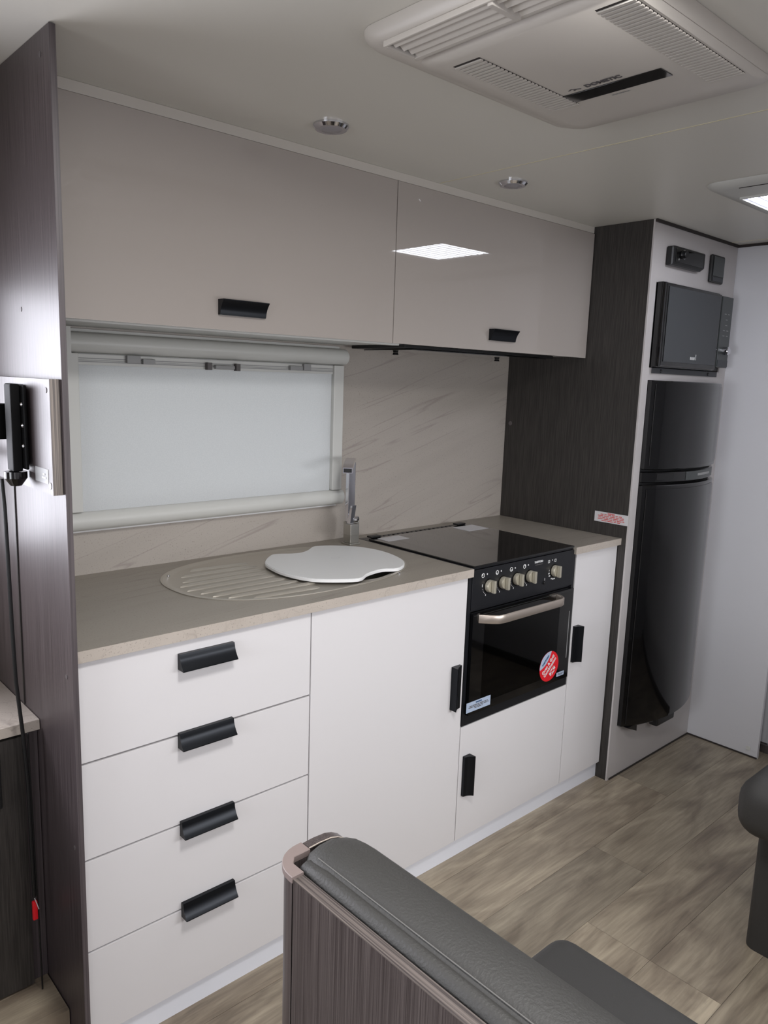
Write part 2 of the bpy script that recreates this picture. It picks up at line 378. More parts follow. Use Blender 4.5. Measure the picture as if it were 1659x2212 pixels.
# ------------------------------------------------------------------ pull handles
def pull(parent, c, length, d, mirror=1, h=.034, name='handle'):
    """concave pull: runs along d ('x' or 'z'); mirror=+1 lip at the low side, -1 at the high side"""
    pts = [(0, h/2), (-.009, h/2), (-.0105, h/2-.006)]
    for k in range(1, 8):
        t = k/8; pts.append((-.0105-.0125*t**1.6, h/2-.006-(h-.009)*t))
    pts += [(-.0245, -h/2+.002), (-.0245, -h/2), (0, -h/2)]
    b = BM(); cx, cy, cz = c
    if d == 'x': prism(b, [(cy+p[0], cz+mirror*p[1]) for p in pts], 'x', cx-length/2, cx+length/2)
    else: prism(b, [(cx-mirror*p[1], cy+p[0]) for p in pts], 'z', cz-length/2, cz+length/2)
    o = make(name, b, 'handle', parent, smooth=40)
    return o

# ------------------------------------------------------------------ end panel on the left
ep = empty('end_panel', (-.006, .2, 0), 'tall dark woodgrain end panel closing the left side of the kitchen, floor to ceiling', 'panel')
make('board', box(BM(), -.0098, -.0002, -.0300, D-.002, 0, H-.001), 'wood_sheen', ep, smooth=0)
make('edge_band', box(BM(), -.0105, .0002, -.0325, -.0300, 0, H-.001, bev=.0006), 'wood_edge', ep)
for y, z in ((.161, 1.522), (-.001, .853), (-.010, .510), (.012, 1.92)):
    make('screw_cap', lathe(BM(), [(.0045, 0), (.0045, -.0009), (0, -.0012)], (-.0098, y, z), 'x', 14), 'screw', ep)
make('joint', box(BM(), -.0125, -.0098, .245, .250, .715, 1.195), 'wood_dark', ep)
tb = empty('television_board', (-.018, .12, 1.197), 'dark woodgrain mounting board screwed to the left side of the tall end panel', 'board')
make('board', box(BM(), -.0275, -.0108, -.020, .42, 1.197, 1.397), 'wood_sheen', tb, smooth=0)
make('edge_band', box(BM(), -.0278, -.0106, -.0225, -.020, 1.1965, 1.3975), 'ply_edge', tb)
make('screw_cap', lathe(BM(), [(.006, 0), (.006, -.001), (0, -.0012)], (-.0275, -.008, 1.212), 'x', 14), 'paper', tb)
make('screw_cap', lathe(BM(), [(.005, 0), (.005, -.001), (0, -.0012)], (-.0275, -.004, 1.378), 'x', 14), 'screw', tb)
make('data_label', box(BM(), -.0281, -.0275, .0, .066, 1.214, 1.240), 'grey_plastic', tb)
scribble((-.0282, .02, 1.227), (0, -1, 0), (0, 0, 1), .02, [.5, 1], 'print_white', tb, .006, 3)
tvb = empty('television_bracket', (-.05, .08, 1.22), 'black metal television bracket with three screws on the woodgrain board', 'bracket')
make('wall_plate', box(BM(), -.034, -.0283, .105, .20, 1.236, 1.385, bev=.002), 'bracket', tvb)
make('rail', box(BM(), -.058, -.0405, .090, .125, 1.228, 1.386, bev=.003), 'bracket', tvb)
make('side_flange', box(BM(), -.040, -.0345, .075, .135, 1.232, 1.384, bev=.002), 'bracket', tvb)
for z in (1.350, 1.312, 1.275): make('screw', lathe(BM(), [(.0042, 0), (.0042, -.001), (.0034, -.002), (.003, -.001), (0, -.001)], (-.0401, .084, z), 'x', 14), 'chrome', tvb)
make('pivot', lathe(BM(), [(.0, .0), (.030, .0), (.032, .004), (.032, .06), (.028, .065), (0, .065)], (-.060, .185, 1.282), 'z', 24), 'bracket', tvb)
make('foot_cap', lathe(BM(), [(0, -.016), (.010, -.014), (.020, 0), (.020, .012), (0, .012)], (-.050, .105, 1.215), 'z', 20), 'black_gloss', tvb)
make('arm', box(BM(), -.080, -.062, .21, .40, 1.235, 1.250, bev=.003), 'bracket', tvb)

# ------------------------------------------------------------------ bench to the left of the panel
bn = empty('side_bench', (-.5, .35, .115), 'low dark woodgrain side cupboard with stone look top left of the end panel', 'cupboard')
make('top', box(BM(), -1.5, -.0108, .158, .528, .690, .712, bev=.001), 'top_edge', bn)
make('carcass', box(BM(), -1.5, -.042, .172, .528, .1155, .690), 'wood_dark', bn, smooth=0)
make('filler_strip', box(BM(), -.040, -.0108, .178, .528, .1155, .690), 'wood_edge', bn, smooth=0)
dd = make('door', box(BM(), -.55, -.044, .160, .1715, .122, .684), 'wood_dark', bn, smooth=0)
make('handle', box(BM(), -.125, -.0905, .148, .1595, .548, .662, bev=.003), 'black', dd)
cp_ = [(-.0640, .142, 1.21), (-.0625, .138, 1.154), (-.0625, .134, 1.066), (-.0625, .13, .939), (-.0605, .13, .817), (-.052, .13, .700), (-.047, .13, .589), (-.046, .13, .436), (-.0455, .13, .345)]
cd_ = empty('power_cord', (-.06, .13, .3), 'black cord hanging down past the side cupboard with a red tag near its end', 'cord')
make('cable', tube(BM(), cp_, .0038, 10), 'cord', cd_)
make('cable', tube(BM(), [(-.043, .132, .70), (-.0415, .132, .55), (-.040, .132, .40), (-.0385, .132, .30), (-.037, .134, .20), (-.036, .136, .119)], .0018, 8), 'cord', cd_)
make('tag', box(BM(), -.0505, -.0405, .126, .134, .292, .334, bev=.002), 'red', cd_, label='red plastic tag')
make('tag_clip', tube(BM(), [(-.047, .124, .344), (-.043, .124, .330), (-.0395, .124, .316)], .0009, 6), 'paper', cd_)

# ------------------------------------------------------------------ base cupboards
Z12, Z23, Z34, ZK, ZT = .6685, .4646, .2634, .0617, .8745
un = empty('drawer_cabinet', (.28, .25, 0), 'pale grey cabinet of four stacked drawers beside the tall dark end panel', 'cabinet')
make('carcass', box(BM(), .0008, .5560, .0185, .50, .072, ZT), 'edge', un, smooth=0)
zs = [ZK, Z34, Z23, Z12, ZT]
for i, (cz, cx) in enumerate(((.262, .280), (.455, .279), (.6565, .277), (.829, .279))):
    d_ = make('drawer', box(BM(), .0025, .5545, 0, .018, zs[i]+.0024, zs[i+1]-.0024, bev=.0008), 'door', un)
    pull(d_, (cx, 0, cz+.002), .129, 'x')
sk = empty('sink_cupboard', (.83, .25, 0), 'pale grey single door cupboard under the sink between the drawers and the cooker', 'cabinet')
make('carcass', box(BM(), .5565, 1.1070, .0185, .50, .072, .76), 'edge', sk, smooth=0)
d_ = make('door', box(BM(), .5580, 1.1055, 0, .018, ZK, ZT-.0015, bev=.0008), 'door', sk)
pull(d_, (1.072, 0, .558), .128, 'z', -1)
oc = empty('cooker_cupboard', (1.37, .25, 0), 'low pale grey cupboard directly below the black cooker', 'cabinet')
make('carcass', box(BM(), 1.1075, 1.6380, .0185, .50, .072, .418), 'edge', oc, smooth=0)
d_ = make('door', box(BM(), 1.1085, 1.6370, 0, .018, ZK, .4225, bev=.0008), 'door', oc)
pull(d_, (1.139, 0, .266), .125, 'z', 1, .030)
nc = empty('narrow_cupboard', (1.76, .25, 0), 'narrow tall pale grey cupboard between the cooker and the dark fridge panel', 'cabinet')
make('carcass', box(BM(), 1.6385, 1.8885, .0185, .50, .072, ZT), 'edge', nc, smooth=0)
d_ = make('door', box(BM(), 1.6400, 1.8870, 0, .018, ZK, ZT-.0015, bev=.0008), 'door', nc)
pull(d_, (1.665, 0, .563), .125, 'z', 1, .030)

# ------------------------------------------------------------------ worktop
SC = (.690, .272); SA, SB = .350, .228
def sink_pt(a, k=1.0):
    c, s = math.cos(a), math.sin(a); e = 2/2.4
    return (SC[0]+SA*k*math.copysign(abs(c)**e, c), SC[1]+SB*k*math.copysign(abs(s)**e, s))
wt = empty('worktop', (.9, .26, ZT), 'stone look laminate kitchen worktop with square front edge running around sink and cooker', 'worktop')
b = BM(); YC = -.0112
rx0, rx1, ry0, ry1 = .0005, 1.1145, YC, D-.0005
angs = [2*math.pi*k/96 for k in range(96)]; inn = [sink_pt(a, .975) for a in angs]; out_ = []
for p in inn:
    d = (p[0]-SC[0], p[1]-SC[1]); t = min(((rx1 if d[0] > 0 else rx0)-SC[0])/d[0] if abs(d[0]) > 1e-9 else 1e9, ((ry1 if d[1] > 0 else ry0)-SC[1])/d[1] if abs(d[1]) > 1e-9 else 1e9)
    out_.append([SC[0]+d[0]*t, SC[1]+d[1]*t])
for c in ((rx0, ry0), (rx1, ry0), (rx1, ry1), (rx0, ry1)):
    k = min(range(96), key=lambda q: (out_[q][0]-c[0])**2+(out_[q][1]-c[1])**2); out_[k] = list(c)
rg_ = [[(p[0], p[1], z) for p in q] for q, z in ((inn, .877), (out_, .877), (out_, .9), (inn, .9), (inn, .877))]
loft(b, rg_, cap=False); bmesh.ops.remove_doubles(b, verts=b.verts[:], dist=1e-6); bmesh.ops.recalc_face_normals(b, faces=b.faces[:])
make('left_slab', b, 'top', wt, smooth=20)
make('right_slab', box(BM(), 1.6185, X4-.0005, YC, D-.0005, .877, .9), 'top', wt)
make('rear_slab', box(BM(), 1.115, 1.618, .490, D-.0005, .877, .9), 'top', wt)
make('front_edge', box(BM(), .0005, 1.1145, -.0124, YC-.0001, .877, .9), 'top_edge', wt)
make('front_edge', box(BM(), 1.6185, X4-.0005, -.0124, YC-.0001, .877, .9), 'top_edge', wt)
make('end_edge', box(BM(), 1.1146, 1.1156, -.0124, .0, .877, .9), 'trim_edge', wt)

# ------------------------------------------------------------------ sink
sn = empty('sink', (.69, .27, .9), 'oval stainless steel inset sink with ribbed drainer on its left side', 'sink')
b = BM(); rings = []
for k, z in ((1.0, .9003), (1.0, .9022), (.985, .9030), (.965, .9018), (.945, .8985), (.93, .8972)):
    rings.append([(*sink_pt(2*math.pi*i/96, k), z) for i in range(96)])
loft(b, rings, cap=False)
BC = (.835, .245); BR = .165
def rayhit(a):
    d = (math.cos(a), math.sin(a)); t = .01
    while True:
        p = (BC[0]+d[0]*t, BC[1]+d[1]*t)
        if (abs((p[0]-SC[0])/(SA*.93)))**2.4+(abs((p[1]-SC[1])/(SB*.93)))**2.4 >= 1: return p
        t += .0004
aa_ = [math.atan2(p[1]-BC[1], p[0]-BC[0]) for p in [sink_pt(2*math.pi*i/96, .93) for i in range(96)]]
loft(b, [[(*sink_pt(2*math.pi*i/96, .93), .8972) for i in range(96)], [(BC[0]+min(BR, .97*math.dist(BC, rayhit(a)))*math.cos(a), BC[1]+min(BR, .97*math.dist(BC, rayhit(a)))*math.sin(a), .8972) for a in aa_]], cap=False)
bmesh.ops.remove_doubles(b, verts=b.verts[:], dist=1e-6); bmesh.ops.recalc_face_normals(b, faces=b.faces[:])
make('drainer', b, 'drainer', sn, smooth=50)
b = BM(); rings = []
for r, z in ((BR+.001, .8972), (BR-.004, .890), (BR-.008, .82), (BR-.025, .772), (BR-.06, .762), (.03, .760), (.001, .760)):
    rings.append([(BC[0]+r*math.cos(2*math.pi*i/64), BC[1]+r*math.sin(2*math.pi*i/64), z) for i in range(64)])
loft(b, rings, cap=False); make('bowl', b, 'steel', sn)
gr = [((.468, .4211), (.640, .405)), ((.4185, .3745), (.645, .3666)), (((.398, .3273)), (.6429, .3256)), ((.3736, .293), (.6268, .290)), ((.3704, .251), (.6278, .2542)),
      ((.3838, .2108), (.6309, .2117)), ((.395, .1732), (.6437, .1733)), ((.420, .1436), (.6679, .1331)), ((.4648, .1059), (.650, .0928))]
for (a, c) in gr:
    L_ = Vector((c[0]-a[0], c[1]-a[1])); nrm = Vector((-L_.y, L_.x)).normalized()
    rings = []
    for t, s in ((0, .2), (.03, .8), (.1, 1), (.9, 1), (.97, .8), (1, .2)):
        p = Vector(a)+L_*t; wd = .0062*s
        rings.append([(p.x+nrm.x*q*wd, p.y+nrm.y*q*wd, .8973+hh*s) for q, hh in ((-1, -.0006), (-.45, .0046), (.45, .0050), (1, -.0006))])
    make('rib', loft(BM(), rings), 'drainer', sn, smooth=60)
for x, y in ((.395, .395), (.905, .072)):
    make('clip', lathe(BM(), [(.004, 0), (.004, .003), (0, .0042)], (x, y, .9), 'z', 12), 'chrome', sn)
lidp = [(0.654, 0.3425), (0.7098, 0.4022), (0.7391, 0.4092), (0.7891, 0.3853), (0.8326, 0.3939), (0.8822, 0.4287), (0.9044, 0.4302), (0.9516, 0.4042), (1.0009, 0.3497), (1.0202, 0.2627),
        (0.9991, 0.1648), (0.9603, 0.1097), (0.9106, 0.084), (0.8675, 0.1009), (0.805, 0.0879), (0.7519, 0.0611), (0.6812, 0.0992), (0.6447, 0.1442), (0.6294, 0.2204), (0.6361, 0.2889)]
lp = spline(lidp, 4)
cv = empty('sink_cover', (.83, .25, .9035), 'white plastic sink cover with scooped finger edges lying over the sink bowl', 'sink cover')
make('edge', prism(BM(), lp, 'z', .9036, .9115, bev=.001), 'lid_edge', cv)
lp2 = [(p[0]+(BC[0]-p[0])*.012, p[1]+(BC[1]-p[1])*.012) for p in lp]
make('top', prism(BM(), lp2, 'z', .9116, .9125), 'lid', cv)
b = BM(); rg = [[(BC[0]+.012+r*math.cos(2*math.pi*i/24)*1.0, BC[1]+.03+r*.6*math.sin(2*math.pi*i/24), .9128) for i in range(24)] for r in (.012, .0135)]
loft(b, rg, cap=False); make('embossed_mark', b, 'paper', cv)

# ------------------------------------------------------------------ tap
tp = empty('mixer_tap', (1.04, .44, .9), 'square chrome mixer tap standing behind the sink next to the cooker', 'tap')
make('base', box(BM(), 1.020, 1.064, .418, .462, .9001, .906, bev=.001), 'steel', tp)
make('column', box(BM(), 1.024, 1.060, .422, .458, .906, .972, bev=.002), 'steel', tp)
make('valve_block', box(BM(), 1.004, 1.040, .398, .432, .936, .972, bev=.002), 'steel', tp)
make('side_plate', box(BM(), 1.0605, 1.066, .43, .47, .92, .985, bev=.001), 'steel', tp)
make('lever', loft(BM(), [[(1.010, .408, .972), (1.024, .408, .972), (1.024, .424, .972), (1.010, .424, .972)], [(1.014, .404, 1.03), (1.030, .404, 1.03), (1.030, .412, 1.03), (1.014, .412, 1.03)]]), 'chrome', tp)
make('pivot', lathe(BM(), [(0, 0), (.012, 0), (.013, .006), (.010, .012), (0, .012)], (1.034, .412, .982), 'z', 20), 'chrome', tp)
make('riser', box(BM(), 1.024, 1.052, .436, .452, .972, 1.160, bev=.003), 'chrome', tp)
d_ = Vector((-.70, -.714, 0)).normalized(); s_ = Vector((.714, -.70, 0)); rings = []
for t, z, th in ((-.012, 1.172, .012), (.02, 1.174, .011), (.06, 1.171, .012), (.10, 1.163, .014), (.125, 1.156, .017)):
    p = Vector((1.040, .446, 0))+d_*t; rings.append([(p+s_*q*.0145+Vector((0, 0, zz))) for q, zz in ((-1, z), (1, z), (1, z-th), (-1, z-th))])
make('spout', loft(BM(), rings), 'chrome', tp, smooth=60)
p = Vector((1.040, .446, 0))+d_*.1252; e2 = p+d_*.001
make('aerator', loft(BM(), [[(q+s_*w_+Vector((0, 0, z))) for w_, z in ((-.012, 1.153), (.012, 1.153), (.012, 1.1415), (-.012, 1.1415))] for q in (p, e2)]), 'black', tp)

# ------------------------------------------------------------------ cooker
ck = empty('cooker', (1.37, .24, .426), 'black built-in gas cooker with glass lid, five champagne knobs and oven', 'cooker')
OX0, OX1 = 1.1095, 1.6325
b = BM()
box(b, OX0+.006, OX1-.006, .018, .03, .426, .89); box(b, OX0+.006, OX0+.02, .03, .46, .426, .89); box(b, OX1-.02, OX1-.006, .03, .46, .426, .89)
bmesh.ops.delete(b, geom=[f for f in b.faces[:6]], context='FACES')
box(b, OX0+.02, OX1-.02, .45, .46, .426, .89); box(b, OX0+.02, OX1-.02, .03, .45, .426, .436); box(b, OX0+.02, OX1-.02, .03, .45, .775, .785)
make('casing', b, 'black_enamel', ck)
cvt = make('cavity', (lambda q: [box(q, *a) for a in ((1.165, 1.575, .42, .425, .47, .76), (1.165, 1.17, .03, .42, .47, .76), (1.57, 1.575, .03, .42, .47, .76), (1.17, 1.57, .03, .42, .47, .475), (1.17, 1.57, .03, .42, .755, .76))] and q)(BM()), 'cavity', ck)
b = BM()
for k in range(8): tube(b, [(1.20+.05*k, .05, .583), (1.20+.05*k, .40, .583)], .0016, 6)
tube(b, [(1.175, .05, .585), (1.565, .05, .585)], .0022, 8); tube(b, [(1.175, .40, .585), (1.565, .40, .585)], .0022, 8)
make('rack', b, 'chrome', cvt)
make('side_runner', tube(BM(), [(1.535, .045, .70), (1.535, .045, .53)], .0025, 8), 'chrome', cvt)
# outer frame
b = BM()
for a in ((OX0, OX0+.012, -.001, .0175, .4255, .8925), (OX1-.012, OX1, -.001, .0175, .4255, .8925), (OX0+.012, OX1-.012, -.001, .0175, .4255, .4585), (OX0+.012, OX1-.012, .006, .0175, .7665, .7745)): box(b, *a, bev=.0008, seg=1)
make('front_frame', b, 'black_enamel', ck)
cp2 = make('control_panel', box(BM(), OX0+.0125, OX1-.0125, -.004, .0175, .7745, .8925, bev=.002), 'black_enamel', ck)
for i, (x, z) in enumerate(((1.1926, .8385), (1.2557, .8385), (1.3211, .8395), (1.3848, .8385), (1.5119, .8375))):
    kb = make('knob', lathe(BM(), [(0, 0), (.0165, 0), (.0185, -.002), (.0185, -.010), (.0165, -.0135), (0, -.014)], (x, -.004, z), 'y', 32), 'knob', cp2)
    make('grip', box(BM(), x-.0045, x+.0045, -.031, -.0185, z-.0185, z+.0185, bev=.0018), 'knob', kb)
    make('marker_ring', lathe(BM(), [(.0225, 0), (.0225, -.0003), (.0205, -.0003), (.0205, 0)], (x, -.0042, z), 'y', 32), 'black', cp2)
def mark(x, z, w_, h_): return [(x-w_/2, z-h_/2), (x+w_/2, z-h_/2), (x+w_/2, z+h_/2), (x-w_/2, z+h_/2)]
b = BM()
for i, x in enumerate((1.1926, 1.2557, 1.3211, 1.3848)):
    zc = .8385; xc = x-.031
    loft(b, [[(xc+.004+r*math.cos(2*math.pi*k/20), y, zc+.034+r*math.sin(2*math.pi*k/20)) for k in range(20)] for r, y in ((.0068, -.0041), (.0068, -.0046), (.0048, -.0046), (.0048, -.0041))])
    qx, qz = ((-1, 1), (-1, -1), (1, -1), (1, 1))[i]
    lathe(b, [(0, 0), (.0022, 0), (.0022, -.0006), (0, -.0006)], (xc+.004+qx*.0018, -.0041, zc+.034+qz*.0018), 'y', 10)
    lathe(b, [(0, 0), (.0024, 0), (.0024, -.0006), (0, -.0006)], (x-.009, -.0041, zc+.036), 'y', 10)
    prism(b, mark(x-.0285, zc+.004, .002, .008), 'y', -.0046, -.0041)
    for k, a in enumerate((196, 208, 220, 232)):
        aa = math.radians(a); lathe(b, [(0, 0), (.0008+.0003*k/3, 0), (.0008, -.0005), (0, -.0005)], (x+.0265*math.cos(aa), -.0041, zc+.0265*math.sin(aa)), 'y', 6)
    prism(b, mark(x-.012, zc-.026, .0022, .005), 'y', -.0046, -.0041)
x, zc = 1.5119, .8375
for xx in (x-.030, x+.004):
    loft(b, [[(xx+s*u, y, zc+.033+s*v) for u, v in ((-1, -1), (1, -1), (1, 1), (-1, 1))] for s, y in ((.0045, -.0041), (.0045, -.0046), (.003, -.0046), (.003, -.0041))])
lathe(b, [(0, 0), (.002, 0), (.002, -.0006), (0, -.0006)], (x-.012, -.0041, zc+.036), 'y', 10)
for a in (170, 182): aa = math.radians(a); prism(b, mark(x+.026*math.cos(aa), zc+.026*math.sin(aa), .002, .002), 'y', -.0046, -.0041)
for a, l in ((194, .007), (212, .008), (246, .007), (262, .008), (278, .008)):
    aa = math.radians(a); prism(b, mark(x+.027*math.cos(aa), zc+.027*math.sin(aa), l, .0035), 'y', -.0046, -.0041)
prism(b, mark(1.4655, .816, .002, .008), 'y', -.0046, -.0041)
make('dial_marks', b, 'print_white', cp2, smooth=0, kind='stuff')
lettering('THETFORD', .0085, (1.428, -.0046, .8775), (1, 0, 0), (0, 0, 1), 'print_white', cp2, bold=.0003)
scribble((1.429, -.0042, .869), (1, 0, 0), (0, 0, 1), .036, [1], 'print_grey', cp2, .004, 5)
make('spark_button', lathe(BM(), [(0, 0), (.0055, 0), (.0055, -.004), (.0045, -.005), (0, -.005)], (1.462, -.004, .806), 'y', 16), 'black', cp2)
# oven door
dz0, dz1, dx0, dx1 = .4600, .7655, OX0+.0135, OX1-.0135
b = BM(); wx0, wx1, wz0, wz1 = 1.175, 1.548, .485, .735
for a in ((dx0, wx0, -.012, .014, dz0, dz1), (wx1, dx1, -.012, .014, dz0, dz1), (wx0, wx1, -.012, .014, dz0, wz0), (wx0, wx1, -.012, .014, wz1, dz1)): box(b, *a)
bmesh.ops.remove_doubles(b, verts=b.verts[:], dist=1e-5)
od = make('oven_door', b, 'black_glass', ck, smooth=0)
make('door_glass', box(BM(), wx0+.0003, wx1-.0003, -.0118, -.008, wz0+.0003, wz1-.0003), 'oven_glass', od)
b = BM(); path = [(1.147, -.0125), (1.172, -.040), (1.190, -.054), (1.215, -.058), (1.49, -.058), (1.510, -.052), (1.524, -.034), (1.530, -.0125)]
ins = [(1.156, -.0125), (1.179, -.037), (1.194, -.0485), (1.216, -.052), (1.488, -.052), (1.505, -.047), (1.517, -.032), (1.522, -.0125)]
prism(b, path+ins[::-1], 'z', .736, .761, bev=.001); make('door_handle', b, 'oven_handle', od, smooth=50)
make('edge_strip', box(BM(), 1.6020, 1.6040, -.0132, -.0121, .53, .69), 'grey_plastic', od)
make('trim_line', box(BM(), dx0+.004, dx1-.004, -.0126, -.0121, .7595, .7602), 'grey_panel', od)
# stickers on the oven door
rs = empty('oven_sticker', (1.51, -.013, .522), 'round red sticker with white lettering low on the right of the oven door', 'sticker')
ang = math.radians(43); X_ = Vector((math.cos(ang), 0, math.sin(ang))); Y_ = Vector((-math.sin(ang), 0, math.cos(ang))); C_ = Vector((1.5105, -.0124, .5215))
def disc(pts, y0, y1):
    return loft(BM(), [[C_+X_*u+Y_*v+Vector((0, yy, 0)) for u, v in pts] for yy in (y0, y1)])
R_ = .0505
make('disc', disc([(R_*math.cos(2*math.pi*k/48), R_*math.sin(2*math.pi*k/48)) for k in range(48)], 0, -.0006), 'red', rs, smooth=0)
cres = [(R_*math.cos(math.radians(a)), R_*math.sin(math.radians(a))) for a in range(38, 143, 5)]
lo_ = [(x, .0335+.0-.0045*(1-(x/.040)**2)-(.0025 if abs(x) < .03 else 0)) for x in [-.0385+.0077*k for k in range(11)]]
lo_ = [(x, .031-.011*(1-(x/.040)**2)) for x, _ in lo_]
make('peeled_corner', disc(cres+lo_, -.0007, -.0010), 'paper_blue', rs, smooth=0)
lettering('THETFORD', .0088, C_+Y_*.0315+Vector((0, -.0013, 0)), X_, Y_, 'blue_print', rs, bold=.0004)
lettering('Oven & Grill', .0150, C_+Y_*.0085+Vector((0, -.0011, 0)), X_, Y_, 'print_white', rs, bold=.0004)
lettering('Combination', .0150, C_+Y_*-.0060+Vector((0, -.0011, 0)), X_, Y_, 'print_white', rs, bold=.0004)
bb = BM()
for t in ([(-.017, -.034), (-.003, -.0265), (-.017, -.019)], [(.017, -.034), (.003, -.0265), (.017, -.019)], [(-.013, -.0175), (0, -.0235), (.013, -.0175)], [(-.013, -.0365), (0, -.030), (.013, -.0365)]):
    bb.faces.new([bb.verts.new(C_+X_*u+Y_*v+Vector((0, -.0011, 0))) for u, v in t])
make('emblem', bb, 'print_white', rs, smooth=0)
l1 = tag(make('warning_label', box(BM(), 1.1135, 1.2205, -.0129, -.0122, .4695, .5000), 'paper_blue'), 'pale blue rectangular label at the bottom left corner of the oven door', 'label')
lettering('WARNING', .0055, (1.167, -.0132, .4945), (1, 0, 0), (0, 0, 1), 'blue_print', l1, bold=.0002)
scribble((1.167, -.0130, .4835), (1, 0, 0), (0, 0, 1), .09, [.9, 1, .4], 'print_grey', l1, .0045, 8)
l2 = tag(make('data_label', box(BM(), 1.556, 1.596, -.0129, -.0122, .4740, .4875), 'paper_blue'), 'small pale blue label at the bottom right corner of the oven door', 'label')
scribble((1.576, -.0130, .481), (1, 0, 0), (0, 0, 1), .03, [1, .8], 'print_grey', l2, .004, 9)
# hob and lid
make('hob_tray', box(BM(), 1.1165, 1.6165, -.0008, .4895, .8935, .9006, bev=.0015), 'black_enamel', ck)
ld = make('glass_lid', box(BM(), 1.1225, 1.6110, -.0085, .446, .9012, .9065, bev=.0012), 'black_glass', ck)
for x in (1.152, 1.565):
    make('hinge', box(BM(), x-.022, x+.022, .440, .466, .9068, .913, bev=.003), 'black', ck)
for k in range(17):
    x = 1.185+.0215*k; make('vent_tooth', box(BM(), x, x+.012, .455, .470, .9007, .904), 'black', ck)
tag(make('paper_label', box(BM(), 1.146, 1.239, .377, .430, .9067, .9072), 'paper'), 'white paper label on the cooker glass lid, the one nearer the tap', 'label')
tag(make('paper_label', box(BM(), 1.500, 1.604, .347, .426, .9067, .9072), 'paper'), 'white paper label on the cooker glass lid, the one nearer the fridge panel', 'label')

# ------------------------------------------------------------------ overhead cupboards
ZO = 1.5145; XO = .9585
oh = empty('wall_cupboard', (.48, .36, ZO), 'wide glossy pale grey wall cupboard above the window, left of the hood cupboard', 'cabinet')
make('carcass', box(BM(), .0008, XO-.0008, YO+.0205, D-.001, ZO+.004, 1.934), 'white_plastic', oh, smooth=0)
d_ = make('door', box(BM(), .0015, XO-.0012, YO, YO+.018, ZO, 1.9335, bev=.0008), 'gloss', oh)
pull(d_, (.481, YO, 1.5645), .122, 'x', -1)
pbox('light_rail', 'white_plastic', oh, .0015, 1.0, YO+.0185, YO+.045, ZO-.004, ZO+.0035, bev=.001)
pbox('light_rail', 'steel', oh, .0015, .95, YO+.050, YO+.062, ZO-.003, ZO+.0035, bev=.001)
oh2 = empty('wall_cupboard', (1.42, .36, ZO), 'glossy pale grey wall cupboard above the cooker, next to the dark fridge panel', 'cabinet')
make('carcass', box(BM(), XO, X4-.001, YO+.0205, D-.001, ZO+.004, 1.934), 'white_plastic', oh2, smooth=0)
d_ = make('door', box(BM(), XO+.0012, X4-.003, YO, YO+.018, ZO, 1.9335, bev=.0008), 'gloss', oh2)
pull(d_, (1.418, YO, 1.5625), .120, 'x', -1)
hd = empty('range_hood', (1.4, .36, 1.50), 'slim black range hood fitted under the right wall cupboard', 'hood')
make('tray', box(BM(), 1.075, 1.80, .262, .500, 1.5085, 1.518, bev=.001), 'black', hd)
make('visor', box(BM(), 1.10, 1.75, .255, .470, 1.5040, 1.5065), 'black_glass', hd)
for x in (1.235, 1.745): make('knob', lathe(BM(), [(0, 0), (.010, 0), (.008, .007), (0, .007)], (x, .47, 1.4965), 'z', 16), 'black', hd)

# ------------------------------------------------------------------ fridge housing
tpn = empty('tall_side_panel', (X4+.005, .25, 0), 'tall charcoal woodgrain side panel between the worktop and the fridge', 'panel')
make('board', box(BM(), X4, X4+.011, YF+.006, D-.001, 0, H-.0005), 'wood_dark', tpn, smooth=0)
make('screw_cap', lathe(BM(), [(.008, 0), (.008, -.001), (0, -.0012)], (X4, .505, 1.266), 'x', 16), 'screw', tpn)
stk = tag(make('warning_label', box(BM(), X4-.0008, X4-.0001, -.031, .101, .9455, .9815), 'paper'), 'white label with red print on the charcoal fridge panel above the worktop', 'label')
lettering('WARNING', .0060, (X4-.0012, .035, .9775), (0, -1, 0), (0, 0, 1), 'red', stk)
scribble((X4-.0009, .035, .962), (0, -1, 0), (0, 0, 1), .105, [.8, 1, .95, 1, .7], 'red_print', stk, .0055, 4)
fc = empty('fridge_housing', (2.2, .2, 0), 'tall pale grey cabinet front framing the fridge and microwave', 'cabinet')
b = BM()
for a in ((X4-.0002, 1.930, 0, H-.001), (2.452, X5-.0005, 0, H-.001), (1.930, 2.452, 0, .200), (1.930, 2.452, 1.4445, 1.486), (1.930, 2.452, 1.764, H-.001)):
    box(b, a[0], a[1], YF, YF+.0058, a[2], a[3])
make('front_board', b, 'housing', fc, smooth=0)
make('carcass', (lambda q: [box(q, *a) for a in ((X4+.0115, 2.50, .40, .42, 0, 1.95), (2.46, X5-.001, YF+.0062, .40, 0, 1.95), (X4+.0115, 2.46, YF+.0062, .40, .17, .19), (X4+.0115, 2.46, YF+.0062, .40, 1.455, 1.475), (X4+.0115, 2.46, YF+.0062, .40, 1.775, 1.79))] and q)(BM()), 'edge', fc, smooth=0)

